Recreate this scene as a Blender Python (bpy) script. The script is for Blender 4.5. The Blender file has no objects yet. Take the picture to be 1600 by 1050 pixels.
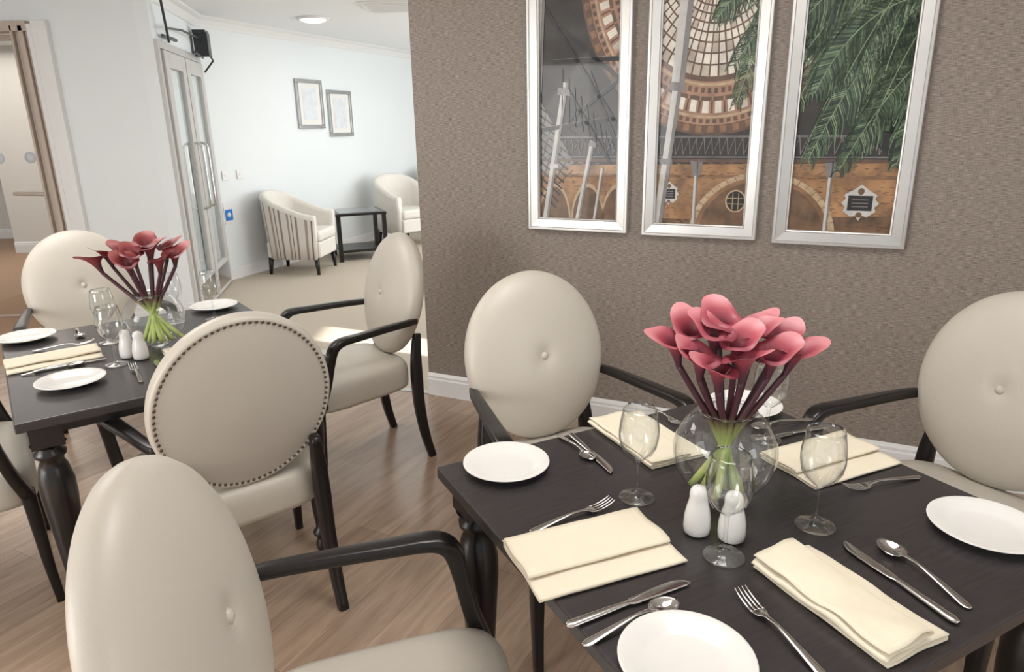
import bpy, math, random
from mathutils import Vector, Matrix, noise
random.seed(7)
sc=bpy.context.scene
COL=sc.collection
pi=math.pi
def lin(c):
    return tuple(((v/255)/12.92 if v/255<=.04045 else ((v/255+.055)/1.055)**2.4) for v in c)+(1,)
# ---------------------------------------------------------------- materials
def new_mat(name):
    m=bpy.data.materials.new(name);m.use_nodes=True
    nt=m.node_tree;b=nt.nodes['Principled BSDF'];return m,nt,b
def N(nt,t,**k):
    n=nt.nodes.new(t)
    for a,v in k.items():
        if a in n.inputs.keys(): n.inputs[a].default_value=v
        else: setattr(n,a,v)
    return n
def mat(name,c,rough=.5,metal=0,var=.08,scale=20,bump=0,bscale=200,coat=0,spec=.5,stretch=(1,1,1),sheen=0):
    m,nt,b=new_mat(name)
    tc=N(nt,'ShaderNodeTexCoord');mp=N(nt,'ShaderNodeMapping');mp.inputs['Scale'].default_value=stretch
    nt.links.new(tc.outputs['Object'],mp.inputs[0])
    no=N(nt,'ShaderNodeTexNoise');no.inputs['Scale'].default_value=scale;no.inputs['Detail'].default_value=4
    nt.links.new(mp.outputs[0],no.inputs['Vector'])
    r=N(nt,'ShaderNodeValToRGB')
    L=lin(c)
    r.color_ramp.elements[0].position=.3;r.color_ramp.elements[1].position=.7
    r.color_ramp.elements[0].color=tuple(x*(1-var) for x in L[:3])+(1,)
    r.color_ramp.elements[1].color=tuple(min(1,x*(1+var)) for x in L[:3])+(1,)
    nt.links.new(no.outputs[0],r.inputs[0]);nt.links.new(r.outputs[0],b.inputs['Base Color'])
    b.inputs['Roughness'].default_value=rough;b.inputs['Metallic'].default_value=metal
    b.inputs['Coat Weight'].default_value=coat;b.inputs['Coat Roughness'].default_value=.04
    b.inputs['Specular IOR Level'].default_value=spec
    b.inputs['Sheen Weight'].default_value=sheen
    if bump:
        n2=N(nt,'ShaderNodeTexNoise');n2.inputs['Scale'].default_value=bscale;n2.inputs['Detail'].default_value=3
        nt.links.new(mp.outputs[0],n2.inputs['Vector'])
        bp=N(nt,'ShaderNodeBump');bp.inputs['Strength'].default_value=bump;bp.inputs['Distance'].default_value=.002
        nt.links.new(n2.outputs[0],bp.inputs['Height']);nt.links.new(bp.outputs[0],b.inputs['Normal'])
    return m
def woven(name,c1,c2,c3):
    m,nt,b=new_mat(name)
    tc=N(nt,'ShaderNodeTexCoord')
    outs=[]
    for s,wt in (((40,40,560),.68),((640,640,40),.32)):
        mp=N(nt,'ShaderNodeMapping');mp.inputs['Scale'].default_value=s
        nt.links.new(tc.outputs['Object'],mp.inputs[0])
        no=N(nt,'ShaderNodeTexNoise');no.inputs['Scale'].default_value=1.0;no.inputs['Detail'].default_value=0
        nt.links.new(mp.outputs[0],no.inputs['Vector'])
        w=N(nt,'ShaderNodeMath',operation='MULTIPLY');w.inputs[1].default_value=wt;nt.links.new(no.outputs[0],w.inputs[0]);outs.append(w.outputs[0])
    h=N(nt,'ShaderNodeMath',operation='ADD');nt.links.new(outs[0],h.inputs[0]);nt.links.new(outs[1],h.inputs[1])
    r=N(nt,'ShaderNodeValToRGB');e=r.color_ramp.elements
    e[0].position=.30;e[0].color=lin(c1);e[1].position=.70;e[1].color=lin(c3);k=e.new(.5);k.color=lin(c2)
    nt.links.new(h.outputs[0],r.inputs[0]);nt.links.new(r.outputs[0],b.inputs['Base Color'])
    bp=N(nt,'ShaderNodeBump');bp.inputs['Strength'].default_value=.1;bp.inputs['Distance'].default_value=.001
    nt.links.new(h.outputs[0],bp.inputs['Height']);nt.links.new(bp.outputs[0],b.inputs['Normal'])
    b.inputs['Roughness'].default_value=.6
    return m
def planks(name):
    m,nt,b=new_mat(name)
    tc=N(nt,'ShaderNodeTexCoord');mp=N(nt,'ShaderNodeMapping');mp.inputs['Rotation'].default_value=(0,0,math.radians(-62))
    nt.links.new(tc.outputs['Object'],mp.inputs[0])
    br=N(nt,'ShaderNodeTexBrick');br.offset=.37
    br.inputs['Color1'].default_value=lin((157,135,116));br.inputs['Color2'].default_value=lin((176,153,133));br.inputs['Mortar'].default_value=lin((132,111,95))
    br.inputs['Scale'].default_value=1;br.inputs['Mortar Size'].default_value=.0009;br.inputs['Brick Width'].default_value=1.1;br.inputs['Row Height'].default_value=.15;br.inputs['Bias'].default_value=0
    nt.links.new(mp.outputs[0],br.inputs['Vector'])
    mp2=N(nt,'ShaderNodeMapping');mp2.inputs['Scale'].default_value=(2.6,22,1);nt.links.new(mp.outputs[0],mp2.inputs[0])
    no=N(nt,'ShaderNodeTexNoise');no.inputs['Scale'].default_value=1.2;no.inputs['Detail'].default_value=7;no.inputs['Distortion'].default_value=1.0
    nt.links.new(mp2.outputs[0],no.inputs['Vector'])
    r=N(nt,'ShaderNodeValToRGB');r.color_ramp.elements[0].position=.3;r.color_ramp.elements[0].color=(.74,.72,.70,1);r.color_ramp.elements[1].position=.68;r.color_ramp.elements[1].color=(1.08,1.07,1.06,1)
    nt.links.new(no.outputs[0],r.inputs[0])
    mx=N(nt,'ShaderNodeMix',data_type='RGBA',blend_type='MULTIPLY');mx.inputs[0].default_value=1
    nt.links.new(br.outputs[0],mx.inputs[6]);nt.links.new(r.outputs[0],mx.inputs[7]);nt.links.new(mx.outputs[2],b.inputs['Base Color'])
    b.inputs['Roughness'].default_value=.27
    return m
def glassmat(name,tint=(.985,.99,.988),edge=.7,refl=1.0,base=.08,pos=.82,pw_=3.2):
    m=bpy.data.materials.new(name);m.use_nodes=True;nt=m.node_tree;nt.nodes.clear()
    o=N(nt,'ShaderNodeOutputMaterial');tr=N(nt,'ShaderNodeBsdfTransparent');gl=N(nt,'ShaderNodeBsdfGlossy');gl.inputs['Roughness'].default_value=.02
    lw=N(nt,'ShaderNodeLayerWeight');lw.inputs['Blend'].default_value=.5
    pw=N(nt,'ShaderNodeMath',operation='POWER');pw.inputs[1].default_value=pw_;nt.links.new(lw.outputs['Facing'],pw.inputs[0])
    ma=N(nt,'ShaderNodeMath',operation='MULTIPLY_ADD');ma.use_clamp=True;ma.inputs[1].default_value=refl;ma.inputs[2].default_value=base;nt.links.new(pw.outputs[0],ma.inputs[0])
    r=N(nt,'ShaderNodeValToRGB');r.color_ramp.elements[0].position=pos;r.color_ramp.elements[0].color=tint+(1,);r.color_ramp.elements[1].position=1;r.color_ramp.elements[1].color=(edge,edge,edge,1)
    nt.links.new(lw.outputs['Facing'],r.inputs[0]);nt.links.new(r.outputs[0],tr.inputs[0])
    mx=N(nt,'ShaderNodeMixShader');nt.links.new(ma.outputs[0],mx.inputs[0]);nt.links.new(tr.outputs[0],mx.inputs[1]);nt.links.new(gl.outputs[0],mx.inputs[2]);nt.links.new(mx.outputs[0],o.inputs[0])
    return m
def zgrad(name,stops,z0,z1,rough=.45):
    m,nt,b=new_mat(name)
    tc=N(nt,'ShaderNodeTexCoord');sp=N(nt,'ShaderNodeSeparateXYZ');nt.links.new(tc.outputs['Object'],sp.inputs[0])
    mr=N(nt,'ShaderNodeMapRange');mr.inputs[1].default_value=z0;mr.inputs[2].default_value=z1;nt.links.new(sp.outputs[2],mr.inputs[0])
    r=N(nt,'ShaderNodeValToRGB');e=r.color_ramp.elements
    e[0].position=stops[0][0];e[0].color=lin(stops[0][1]);e[1].position=stops[-1][0];e[1].color=lin(stops[-1][1])
    for p,c in stops[1:-1]:
        k=e.new(p);k.color=lin(c)
    nt.links.new(mr.outputs[0],r.inputs[0]);nt.links.new(r.outputs[0],b.inputs['Base Color']);b.inputs['Roughness'].default_value=rough
    return m
def stripes(name,base,cols,period):
    m,nt,b=new_mat(name)
    tc=N(nt,'ShaderNodeTexCoord');sp=N(nt,'ShaderNodeSeparateXYZ')
    nt.links.new(tc.outputs['Object'],sp.inputs[0])
    at=N(nt,'ShaderNodeMath',operation='ARCTAN2');nt.links.new(sp.outputs[0],at.inputs[0]);nt.links.new(sp.outputs[1],at.inputs[1])
    ml=N(nt,'ShaderNodeMath',operation='MULTIPLY');ml.inputs[1].default_value=period;nt.links.new(at.outputs[0],ml.inputs[0])
    fr=N(nt,'ShaderNodeMath',operation='FRACT');nt.links.new(ml.outputs[0],fr.inputs[0])
    r=N(nt,'ShaderNodeValToRGB');r.color_ramp.interpolation='CONSTANT';e=r.color_ramp.elements
    e[0].position=0;e[0].color=lin(base);e[1].position=.30;e[1].color=lin(cols[0])
    for p,c in ((.42,base),(.60,cols[1]),(.66,base),(.80,cols[2]),(.92,base)):
        k=e.new(p);k.color=lin(c)
    nt.links.new(fr.outputs[0],r.inputs[0]);nt.links.new(r.outputs[0],b.inputs['Base Color']);b.inputs['Roughness'].default_value=.8
    return m
M={}
M['cream']=mat('cream_leatherette',(195,188,176),.36,var=.02,scale=3,bump=.2,bscale=450)
M['greyback']=mat('grey_fabric',(190,183,172),.45,var=.012,scale=10,bump=.1,bscale=500)
M['stud']=mat('brass_studs',(92,80,70),.3,metal=.9)
M['black']=mat('black_wood',(25,21,21),.28,var=.2,scale=8,stretch=(8,8,1))
M['top']=mat('dark_table_wood',(54,50,51),.26,var=.12,scale=4,stretch=(3,30,3),bump=.04)
M['white']=mat('white_china',(230,228,224),.15,var=.01)
M['napkin']=mat('cream_linen',(230,220,198),.85,var=.015,scale=60,bump=.2,bscale=700)
M['steel']=mat('polished_steel',(205,203,200),.14,metal=1,var=.02)
M['glass']=glassmat('clear_glass',base=.06)
M['vglass']=glassmat('vase_glass',base=.05,refl=1.0,pw_=3.0,edge=.6)
M['water']=glassmat('water_surface',(.97,.98,.96),.9,.3,.04)
M['pane']=glassmat('pane_glass',(.93,.95,.95),.8)
M['wallw']=mat('white_painted_wall',(226,230,231),.85,var=.01,scale=2)
M['wallc']=mat('corridor_wall_paint',(212,207,200),.85,var=.01,scale=2)
M['ceil']=mat('ceiling_paint',(236,238,239),.9,var=.005)
M['trim']=mat('white_gloss_trim',(226,225,223),.4,var=.01)
M['taupe']=woven('taupe_woven_wallcovering',(104,94,86),(137,125,115),(163,151,141))
M['floor']=planks('wood_plank_floor')
M['carpet']=mat('beige_carpet',(186,174,158),.95,var=.12,scale=140,bump=.8,bscale=300)
M['carpeto']=mat('tan_carpet',(162,130,104),.95,var=.15,scale=120,bump=.8,bscale=300)
M['silver']=mat('silver_frame',(202,200,197),.36,metal=.6,var=.04,scale=6)
M['silver2']=mat('bright_silver_frame',(180,180,180),.25,metal=.7,var=.05,scale=10)
M['door']=mat('pale_grey_door',(190,187,184),.5,var=.03,scale=5,stretch=(10,10,1))
M['wood']=mat('limed_oak_jamb',(184,170,158),.5,var=.10,scale=3,stretch=(20,20,1))
M['spathe']=zgrad('calla_spathe',[(0,(68,34,48)),(.3,(92,42,56)),(.55,(134,56,70)),(.82,(168,76,88)),(1,(202,128,134))],0,.084)
M['spathed']=zgrad('calla_spathe_dark',[(0,(60,28,36)),(.3,(84,32,40)),(.55,(116,42,48)),(.82,(138,54,58)),(1,(168,92,88))],0,.084)
M['stem']=zgrad('calla_stem',[(0,(206,220,140)),(.28,(180,200,108)),(.40,(150,160,88)),(.52,(96,66,62)),(.62,(80,42,52)),(1,(66,28,42))],0,.30)
M['lamp']=mat('lamp_diffuser',(255,255,255),.5)
lb=M['lamp'].node_tree.nodes['Principled BSDF'];lb.inputs['Emission Color'].default_value=(1,.96,.9,1);lb.inputs['Emission Strength'].default_value=6
M['plastic']=mat('black_plastic',(36,38,42),.35,var=.05)
M['blue']=mat('blue_sign',(40,120,200),.5,var=.02)
M['stripe']=stripes('striped_upholstery',(216,211,202),[(150,130,124),(120,98,100),(164,146,140)],1.9)
M['tub']=mat('cream_fabric',(218,213,205),.8,var=.03,bump=.2)
M['printb']=mat('pale_print',(212,216,220),.4,var=.08,scale=14)
M['dglass']=mat('smoked_glass_top',(120,124,128),.1,var=.3,scale=20)
# ---------------------------------------------------------------- mesh helpers
def obj(name,verts,faces,m,parent=None,smooth=True,mids=None,loc=None,rot=None,mods=()):
    me=bpy.data.meshes.new(name);me.from_pydata([tuple(v) for v in verts],[],faces)
    for mm in (m if isinstance(m,(list,tuple)) else [m]): me.materials.append(mm)
    if mids:
        for p,i in zip(me.polygons,mids): p.material_index=i
    for p in me.polygons: p.use_smooth=smooth
    me.update()
    o=bpy.data.objects.new(name,me);COL.objects.link(o)
    if parent: o.parent=parent
    if loc is not None: o.location=loc
    if rot is not None: o.rotation_euler=rot
    return o
def clean(o):
    import bmesh
    bm=bmesh.new();bm.from_mesh(o.data);bmesh.ops.remove_doubles(bm,verts=bm.verts,dist=1e-5);bmesh.ops.recalc_face_normals(bm,faces=bm.faces);bm.to_mesh(o.data);bm.free();return o
def empty(name,loc=(0,0,0),rz=0):
    e=bpy.data.objects.new(name,None);e.empty_display_size=.1;COL.objects.link(e);e.location=loc;e.rotation_euler=(0,0,rz);return e
def tag(o,label,cat,group=None,kind=None):
    o['label']=label;o['category']=cat
    if group:o['group']=group
    if kind:o['kind']=kind
    return o
def struct(o,label=None):
    o['kind']='structure'
    if label:o['label']=label
    return o
def boxv(x0,x1,y0,y1,z0,z1):
    v=[(x0,y0,z0),(x1,y0,z0),(x1,y1,z0),(x0,y1,z0),(x0,y0,z1),(x1,y0,z1),(x1,y1,z1),(x0,y1,z1)]
    f=[(3,2,1,0),(4,5,6,7),(0,1,5,4),(1,2,6,5),(2,3,7,6),(3,0,4,7)];return v,f
def boxes(name,bs,m,parent=None,bevel=0,loc=None,rot=None):
    V=[];F=[]
    for b in bs:
        v,f=boxv(*b);k=len(V);V+=v;F+=[tuple(i+k for i in q) for q in f]
    o=obj(name,V,F,m,parent,smooth=False,loc=loc,rot=rot)
    if bevel:
        md=o.modifiers.new('b','BEVEL');md.width=bevel;md.segments=3;md.limit_method='ANGLE'
    return o
def lathe(prof,seg=32,c=(0,0,0)):
    V=[];F=[]
    for r,z in prof:
        for i in range(seg):
            a=2*pi*i/seg;V.append((c[0]+r*math.cos(a),c[1]+r*math.sin(a),c[2]+z))
    for j in range(len(prof)-1):
        for i in range(seg):
            F.append((j*seg+i,j*seg+(i+1)%seg,(j+1)*seg+(i+1)%seg,(j+1)*seg+i))
    return V,F
def catmull(P,n=6):
    out=[];P=[Vector(p) for p in P]
    for i in range(len(P)-1):
        p0=P[i-1] if i else P[0]*2-P[1];p1=P[i];p2=P[i+1];p3=P[i+2] if i+2<len(P) else P[-1]*2-P[-2]
        for k in range(n):
            t=k/n;out.append(.5*((2*p1)+(p2-p0)*t+(2*p0-5*p1+4*p2-p3)*t*t+(3*p1-p0-3*p2+p3)*t**3))
    out.append(P[-1]);return out
def sweep(pts,rad,ref=(1,0,0),seg=12,n=6,sq=2.0):
    path=catmull(pts,n)
    R=[]
    for i in range(len(rad)-1):
        for k in range(n):
            t=k/n;R.append((rad[i][0]*(1-t)+rad[i+1][0]*t,rad[i][1]*(1-t)+rad[i+1][1]*t))
    R.append(rad[-1])
    V=[];F=[];ref=Vector(ref)
    for i,p in enumerate(path):
        t=(path[min(i+1,len(path)-1)]-path[max(i-1,0)]).normalized()
        n1=(ref-t*ref.dot(t)).normalized();n2=t.cross(n1)
        for k in range(seg):
            a=2*pi*k/seg;c=math.cos(a);s=math.sin(a)
            cx=math.copysign(abs(c)**(2/sq),c);sx=math.copysign(abs(s)**(2/sq),s)
            V.append(p+n1*cx*R[i][0]+n2*sx*R[i][1])
    for i in range(len(path)-1):
        for k in range(seg):
            F.append((i*seg+k,i*seg+(k+1)%seg,(i+1)*seg+(k+1)%seg,(i+1)*seg+k))
    F.append(tuple(range(seg))[::-1]);F.append(tuple((len(path)-1)*seg+k for k in range(seg)))
    return V,F
def merge(*vf):
    V=[];F=[]
    for v,f in vf:
        k=len(V);V+=[tuple(a) for a in v];F+=[tuple(i+k for i in q) for q in f]
    return V,F
def copy_tree(root,loc,rz=None,rot=None):
    def rec(o,par):
        c=o.copy();COL.objects.link(c)
        if par: c.parent=par;c.matrix_parent_inverse=o.matrix_parent_inverse.copy()
        for k in list(o.children): rec(k,c)
        return c
    r=rec(root,None);r.location=loc
    if rz is not None:r.rotation_euler=(0,0,rz)
    if rot is not None:r.rotation_euler=rot
    return r
# ---------------------------------------------------------------- room shell
CZ=2.5
def wallseg(name,a,b,z0,z1,th,m,side=1):
    a=Vector(a);b=Vector(b);L=(b-a).length;ang=math.atan2(b.y-a.y,b.x-a.x)
    y0,y1=(0,th) if side>0 else (-th,0)
    o=boxes(name,[(0,L,y0,y1,z0,z1)],m,loc=(a.x,a.y,0),rot=(0,0,ang));struct(o);return o
WC=Vector((-.482,3.742));WD=Vector((math.cos(math.radians(-25.7)),math.sin(math.radians(-25.7))))
WE=WC+WD*5.2
wallseg('wall_right',WC,WE,0,CZ,.14,M['taupe'],1)
def poly(name,pts,z,m):
    o=obj(name,[(x,y,z) for x,y in pts],[tuple(range(len(pts)))],m,smooth=False);return struct(o)
C1=(-2.62,5.55);C2=(-2.9,6.98)
FD=Vector((math.cos(math.radians(68)),math.sin(math.radians(68))))
C3=Vector(C2)+FD*5.2
poly('floor',[(-4.6,-1.8),(WE.x,-1.8),(WE.x,WE.y),(WC.x,WC.y),(-2.5,4.45),(-4.6,4.3)],0,M['floor'])
poly('floor.001',[(WC.x,WC.y),(WE.x,WE.y),(WE.x,12.5),(C3.x,12.5),C2,C1,(-2.5,4.45)],0,M['carpet'])
poly('floor.002',[(-11,4.3),(-4.6,4.3),(-2.5,4.45),C1,C2,(-2.9,10.4),(-11,10.4)],0,M['carpeto'])
o=boxes('threshold_strip',[(0,2.14,-.02,.02,0,.006)],M['steel'],loc=(WC.x,WC.y,0),rot=(0,0,math.atan2(4.45-WC.y,-2.5-WC.x)));o.name='trim_6';struct(o)
o=poly('ceiling',[(-11,-1.8),(WE.x,-1.8),(WE.x,12.5),(-11,12.5)],CZ,M['ceil']);o.data.flip_normals()
wallseg('wall_lounge',C2,C3,0,CZ,.12,M['wallw'],1)
wallseg('wall_door',C1,C2,0,CZ,.1,M['wallw'],1)
wallseg('wall_back',(-3.42,5.55),C1,0,CZ,.1,M['wallw'],1)
wallseg('wall_corridor',(-11,10.3),(-2.9,10.3),0,CZ,.1,M['wallc'],1)
wallseg('wall_left',(-4.75,-1.8),(-4.75,5.55),0,CZ,.1,M['wallw'],1)
wallseg('wall_sun_block',(WE.x,-1.8),(WE.x,WE.y),0,CZ,.1,M['wallw'],-1)  # unseen wall added to keep the sun off the dining floor
# above doorway
wallseg('wall_lintel',(-4.7,5.55),(-3.42,5.55),2.25,CZ,.1,M['wallw'],1)
# far lounge end wall
wallseg('wall_end',(C3.x,C3.y),(WE.x,C3.y),0,CZ,.1,M['wallw'],1)
def prof_trim(name,a,b,out,h=.13,th=.018,z=0,m=None):
    a=Vector(a);b=Vector(b);L=(b-a).length;ang=math.atan2(b.y-a.y,b.x-a.x)
    P=[(0,0),(-th,0),(-th,h*.72),(-th*.75,h*.78),(-th*.75,h*.88),(-th*.35,h*.96),(0,h)]
    V=[(0,y*out,zz+z) for y,zz in P]+[(L,y*out,zz+z) for y,zz in P];n=len(P)
    F=[(i,(i+1)%n,(i+1)%n+n,i+n) for i in range(n)]+[tuple(range(n)),tuple(range(n,2*n))]
    o=obj(name,V,F,m or M['trim'],smooth=False,loc=(a.x,a.y,0),rot=(0,0,ang));clean(o);struct(o);return o
prof_trim('baseboard_right',WC,WE,1)
prof_trim('baseboard_lounge',C2,C3,1,h=.11)
prof_trim('baseboard_corridor',(-11,10.3),(-2.9,10.3),1,h=.14)
prof_trim('baseboard_back',(-3.42,5.55),C1,1,h=.13)
# cornice in lounge
def cornice(name,a,b):
    a=Vector(a);b=Vector(b);L=(b-a).length;ang=math.atan2(b.y-a.y,b.x-a.x)
    P=[(0,CZ),(0,CZ-.09),(-.012,CZ-.09),(-.02,CZ-.07),(-.045,CZ-.03),(-.08,CZ-.012),(-.09,CZ)]
    V=[(0,y,z) for y,z in P]+[(L,y,z) for y,z in P];n=len(P)
    F=[(i,(i+1)%n,(i+1)%n+n,i+n) for i in range(n)]+[tuple(range(n)),tuple(range(n,2*n))]
    o=obj(name,V,F,M['trim'],smooth=False,loc=(a.x,a.y,0),rot=(0,0,ang));clean(o);struct(o)
cornice('trim_1',C2,C3);cornice('trim_2',C1,C2)
# doorway jamb (limed oak, sliding leaf stack)
jx=-3.42
o=boxes('trim_3',[(jx-.05,jx+.06,5.50,5.56,0,2.27),(jx-.085,jx-.05,5.50,5.62,0,2.25)],M['trim'],bevel=.004);struct(o)
o=boxes('trim_4',[(jx-.11,jx-.087,5.52,5.62,0,2.24),(jx-.15,jx-.115,5.5,5.6,0,2.24),(jx-.19,jx-.155,5.53,5.63,0,2.24),(jx-.21,jx-.193,5.5,5.66,0,2.24),(-4.7,jx-.085,5.5,5.62,2.20,2.27)],M['wood'],bevel=.003);struct(o)
# glazed sliding leaf with manifestation dots and bar handle
dr=boxes('door_3',[(-4.7,-3.66,5.68,5.71,0,.012),(-4.7,-3.66,5.68,5.71,2.16,2.2)],M['wood'],bevel=.003);struct(dr)
obj('glass_pane',[(-4.7,5.695,.012),(-3.66,5.695,.012),(-3.66,5.695,2.16),(-4.7,5.695,2.16)],[(0,1,2,3)],M['pane'],dr,smooth=False)
for dx in (-4.05,-3.80):
    V,F=lathe([(0,0),(.045,0),(.045,.003),(0,.003)],24)
    obj('safety_dot',V,F,M['printb'],dr,loc=(dx,5.69,1.30),rot=(pi/2,0,0))
V,F=sweep([(-3.96,5.69,1.02),(-3.95,5.64,1.025),(-3.92,5.63,1.025),(-3.75,5.63,1.02),(-3.70,5.63,1.015),(-3.67,5.64,1.01)],[(.016,.016)]*6,ref=(0,0,1))
o=obj('handle',V,F,M['wood'],dr);o['label']='pale wooden bar handle'
hr=boxes('handrail',[(-10.5,-6.6,10.18,10.22,.86,.92)]+[(x,x+.03,10.2,10.3,.84,.87) for x in (-10.2,-9.2,-8.2,-7.2,-6.7)],M['wood'],bevel=.01)
tag(hr,'wooden handrail fixed along the corridor wall','handrail')
wallseg('wall_corridor_side',(-6.45,9.0),(-3.2,9.0),0,CZ,.1,M['wallc'],1)
prof_trim('baseboard_corridor_side',(-6.45,9.0),(-3.2,9.0),1,h=.14)
cp=boxes('picture_frame',[(-7.25,-6.75,10.27,10.3,1.25,2.0)],M['wood'],bevel=.004);tag(cp,'oak framed picture on the corridor wall','picture')
boxes('print',[(-7.2,-6.8,10.265,10.27,1.3,1.95)],M['printb'],cp)
# ---------------------------------------------------------------- lounge doors
DA=Vector(C1);DB=Vector(C2);dang=math.atan2(DB.y-DA.y,DB.x-DA.x);DL=(DB-DA).length
fr=boxes('trim_5',[(.01,.06,-.03,0,0,2.14),(DL-.07,DL-.02,-.03,0,0,2.14),(.06,DL-.07,-.03,0,2.08,2.14)],M['door'],bevel=.004,loc=(DA.x,DA.y,0),rot=(0,0,dang));struct(fr)
def door(x0,x1,n,hx):
    v=.12
    d=boxes(n,[(x0,x0+v,-.05,-.005,.01,2.07),(x1-v,x1,-.05,-.005,.01,2.07),(x0+v,x1-v,-.05,-.005,.01,.28),(x0+v,x1-v,-.05,-.005,1.95,2.07)],M['door'],bevel=.005,loc=(DA.x,DA.y,0),rot=(0,0,dang));struct(d)
    obj('glass_pane',[(x0+v,-.03,.28),(x1-v,-.03,.28),(x1-v,-.03,1.95),(x0+v,-.03,1.95)],[(0,1,2,3)],M['pane'],d,smooth=False)
    V,F=sweep([(hx,-.05,.82),(hx,-.10,.84),(hx,-.11,.9),(hx,-.11,1.1),(hx,-.11,1.3),(hx,-.10,1.36),(hx,-.05,1.38)],[(.011,.011)]*7,ref=(1,0,0))
    h=obj('handle',V,F,M['steel'],d);h['label']='long steel pull handle'
    k=boxes('kick_plate',[(x0+.06,x1-.06,-.054,-.05,.05,.24)],M['steel'],d)
    return d
door(.07,.71,'door_1',.62);door(.74,DL-.08,'door_2',.82)
V1=boxv(1.24,1.36,-.15,-.03,2.13,2.33)
parts=[V1,boxv(1.22,1.38,-.14,-.03,2.325,2.35)]
for p,q,r in (((.03,-.09,2.42),(.10,-.09,2.12),.010),((.08,-.09,2.22),(.62,-.08,2.27),.009),((.62,-.08,2.27),(1.25,-.09,2.27),.009),((1.28,-.14,2.15),(1.38,-.15,2.10),.008),((1.38,-.15,2.10),(1.39,-.06,2.0),.008),((.1,-.05,2.17),(.5,-.05,2.18),.014),((.9,-.10,2.13),(1.3,-.08,2.12),.010)):
    parts.append(sweep([p,q],[(r,r),(r,r)],ref=(0,.3,1) if abs(p[2]-q[2])<.2 else (1,0,0),seg=8,n=2))
cl=obj('door_closer',*merge(*parts),M['plastic'],smooth=False,loc=(DA.x,DA.y,0),rot=(0,0,dang))
tag(cl,'black mechanical door closer with rods above the double doors','door closer')
def on_far(s,z0,z1,w,d):
    p=Vector(C2)+FD*s;return (p.x,p.y,0),(0,0,math.radians(68))
for s,n,lb in ((.1,'light_switch','white light switch on the white wall'),(.3,'light_switch','white light switch on the white wall')):
    l,r=on_far(s,0,0,0,0)
    o=boxes(n,[(0,.09,-.012,0,1.0,1.09),(.03,.06,-.017,-.012,1.03,1.06)],M['trim'],bevel=.003,loc=l,rot=r);tag(o,lb,'light switch',group='wall switches')
l,r=on_far(.06,0,0,0,0)
sg=boxes('fire_door_sign',[(0,.12,-.006,0,.56,.78)],M['trim'],loc=l,rot=r);tag(sg,'small blue and white notice low on the wall by the doors','sign')
boxes('sign_panel',[(.01,.11,-.008,-.006,.60,.71)],M['blue'],sg)
V,F=lathe([(0,0),(.025,0),(.025,.002),(0,.002)],20);obj('sign_symbol',V,F,M['trim'],sg,loc=(.06,-.008,.655),rot=(pi/2,0,0))
def small_frame(s,z0,w,h):
    l,r=on_far(s,0,0,0,0)
    t=.042
    e=boxes('picture_frame',[(0,w,-.03,0,z0,z0+t),(0,w,-.03,0,z0+h-t,z0+h),(0,t,-.03,0,z0+t,z0+h-t),(w-t,w,-.03,0,z0+t,z0+h-t)],M['silver2'],bevel=.006,loc=l,rot=r)
    boxes('mount',[(t,w-t,-.012,-.002,z0+t,z0+h-t)],M['white'],e)
    boxes('print',[(w*.24,w*.76,-.014,-.0125,z0+h*.18,z0+h*.82)],M['printb'],e)
    tag(e,'small silver framed abstract print on white lounge wall','picture',group='small framed prints')
small_frame(1.36,1.48,.48,.54);small_frame(1.94,1.38,.48,.54)
# ceiling lamp and vent
V,F=lathe([(0,-.04),(.08,-.038),(.11,-.028),(.125,-.01),(.13,0)],40)
e=obj('ceiling_light',V,F,M['lamp'],loc=(-1.86,7.28,CZ));tag(e,'round flush white ceiling light','ceiling light')
V,F=lathe([(.13,0),(.155,0),(.155,-.02),(.125,-.02)],40);obj('rim',V,F,M['trim'],e)
e=boxes('ceiling_vent',[(-.25,.25,-.25,.25,-.015,0)]+[(-.2,.2,-.2+i*.05,-.18+i*.05,-.028,-.015) for i in range(9)],M['trim'],loc=(-1.0,6.65,CZ));tag(e,'square white louvred ceiling vent','vent')
# ---------------------------------------------------------------- triptych
def clip(pts,x0,x1,z0,z1):
    def cl(P,ins,isc):
        out=[]
        for i in range(len(P)):
            a=P[i-1];b=P[i]
            ia,ib=ins(a),ins(b)
            if ia!=ib: out.append(isc(a,b))
            if ib: out.append(b)
        return out
    for ax,v,sg in ((0,x0,1),(0,x1,-1),(1,z0,1),(1,z1,-1)):
        if not pts: return []
        def ins(p,ax=ax,v=v,sg=sg): return (p[ax]-v)*sg>=0
        def isc(a,b,ax=ax,v=v):
            t=(v-a[ax])/(b[ax]-a[ax]);return (a[0]+(b[0]-a[0])*t,a[1]+(b[1]-a[1])*t)
        pts=cl(pts,ins,isc)
    return pts
PC={}
def pm(name,c,var=.15,scale=25,bump=0):
    PC[name]=mat('print_'+name,c,.5,var=var,scale=scale,coat=.3);return name
for a in (('dark',(42,36,32),.5,9),('terra',(150,112,76),.5,11),('terra2',(104,78,56),.45,16),('terra3',(130,96,68),.35,16),('stone',(176,152,122),.25,30),('white',(190,187,183),.12,20),('shade',(122,118,116),.18,20),('pane',(214,206,194),.18,14),('pane2',(176,164,150),.3,14),('brown',(94,70,56),.35,16),('pink',(156,120,98),.28,16),('black',(22,20,20),.4,20),('green',(76,98,70),.45,22),('lgreen',(120,138,106),.35,22),('dgreen',(36,54,42),.4,22),('grey',(108,106,108),.25,20)): pm(*a)
PCN=list(PC)
LAY=[]
def P(layer,m,pts): LAY.append((layer,m,pts))
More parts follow.
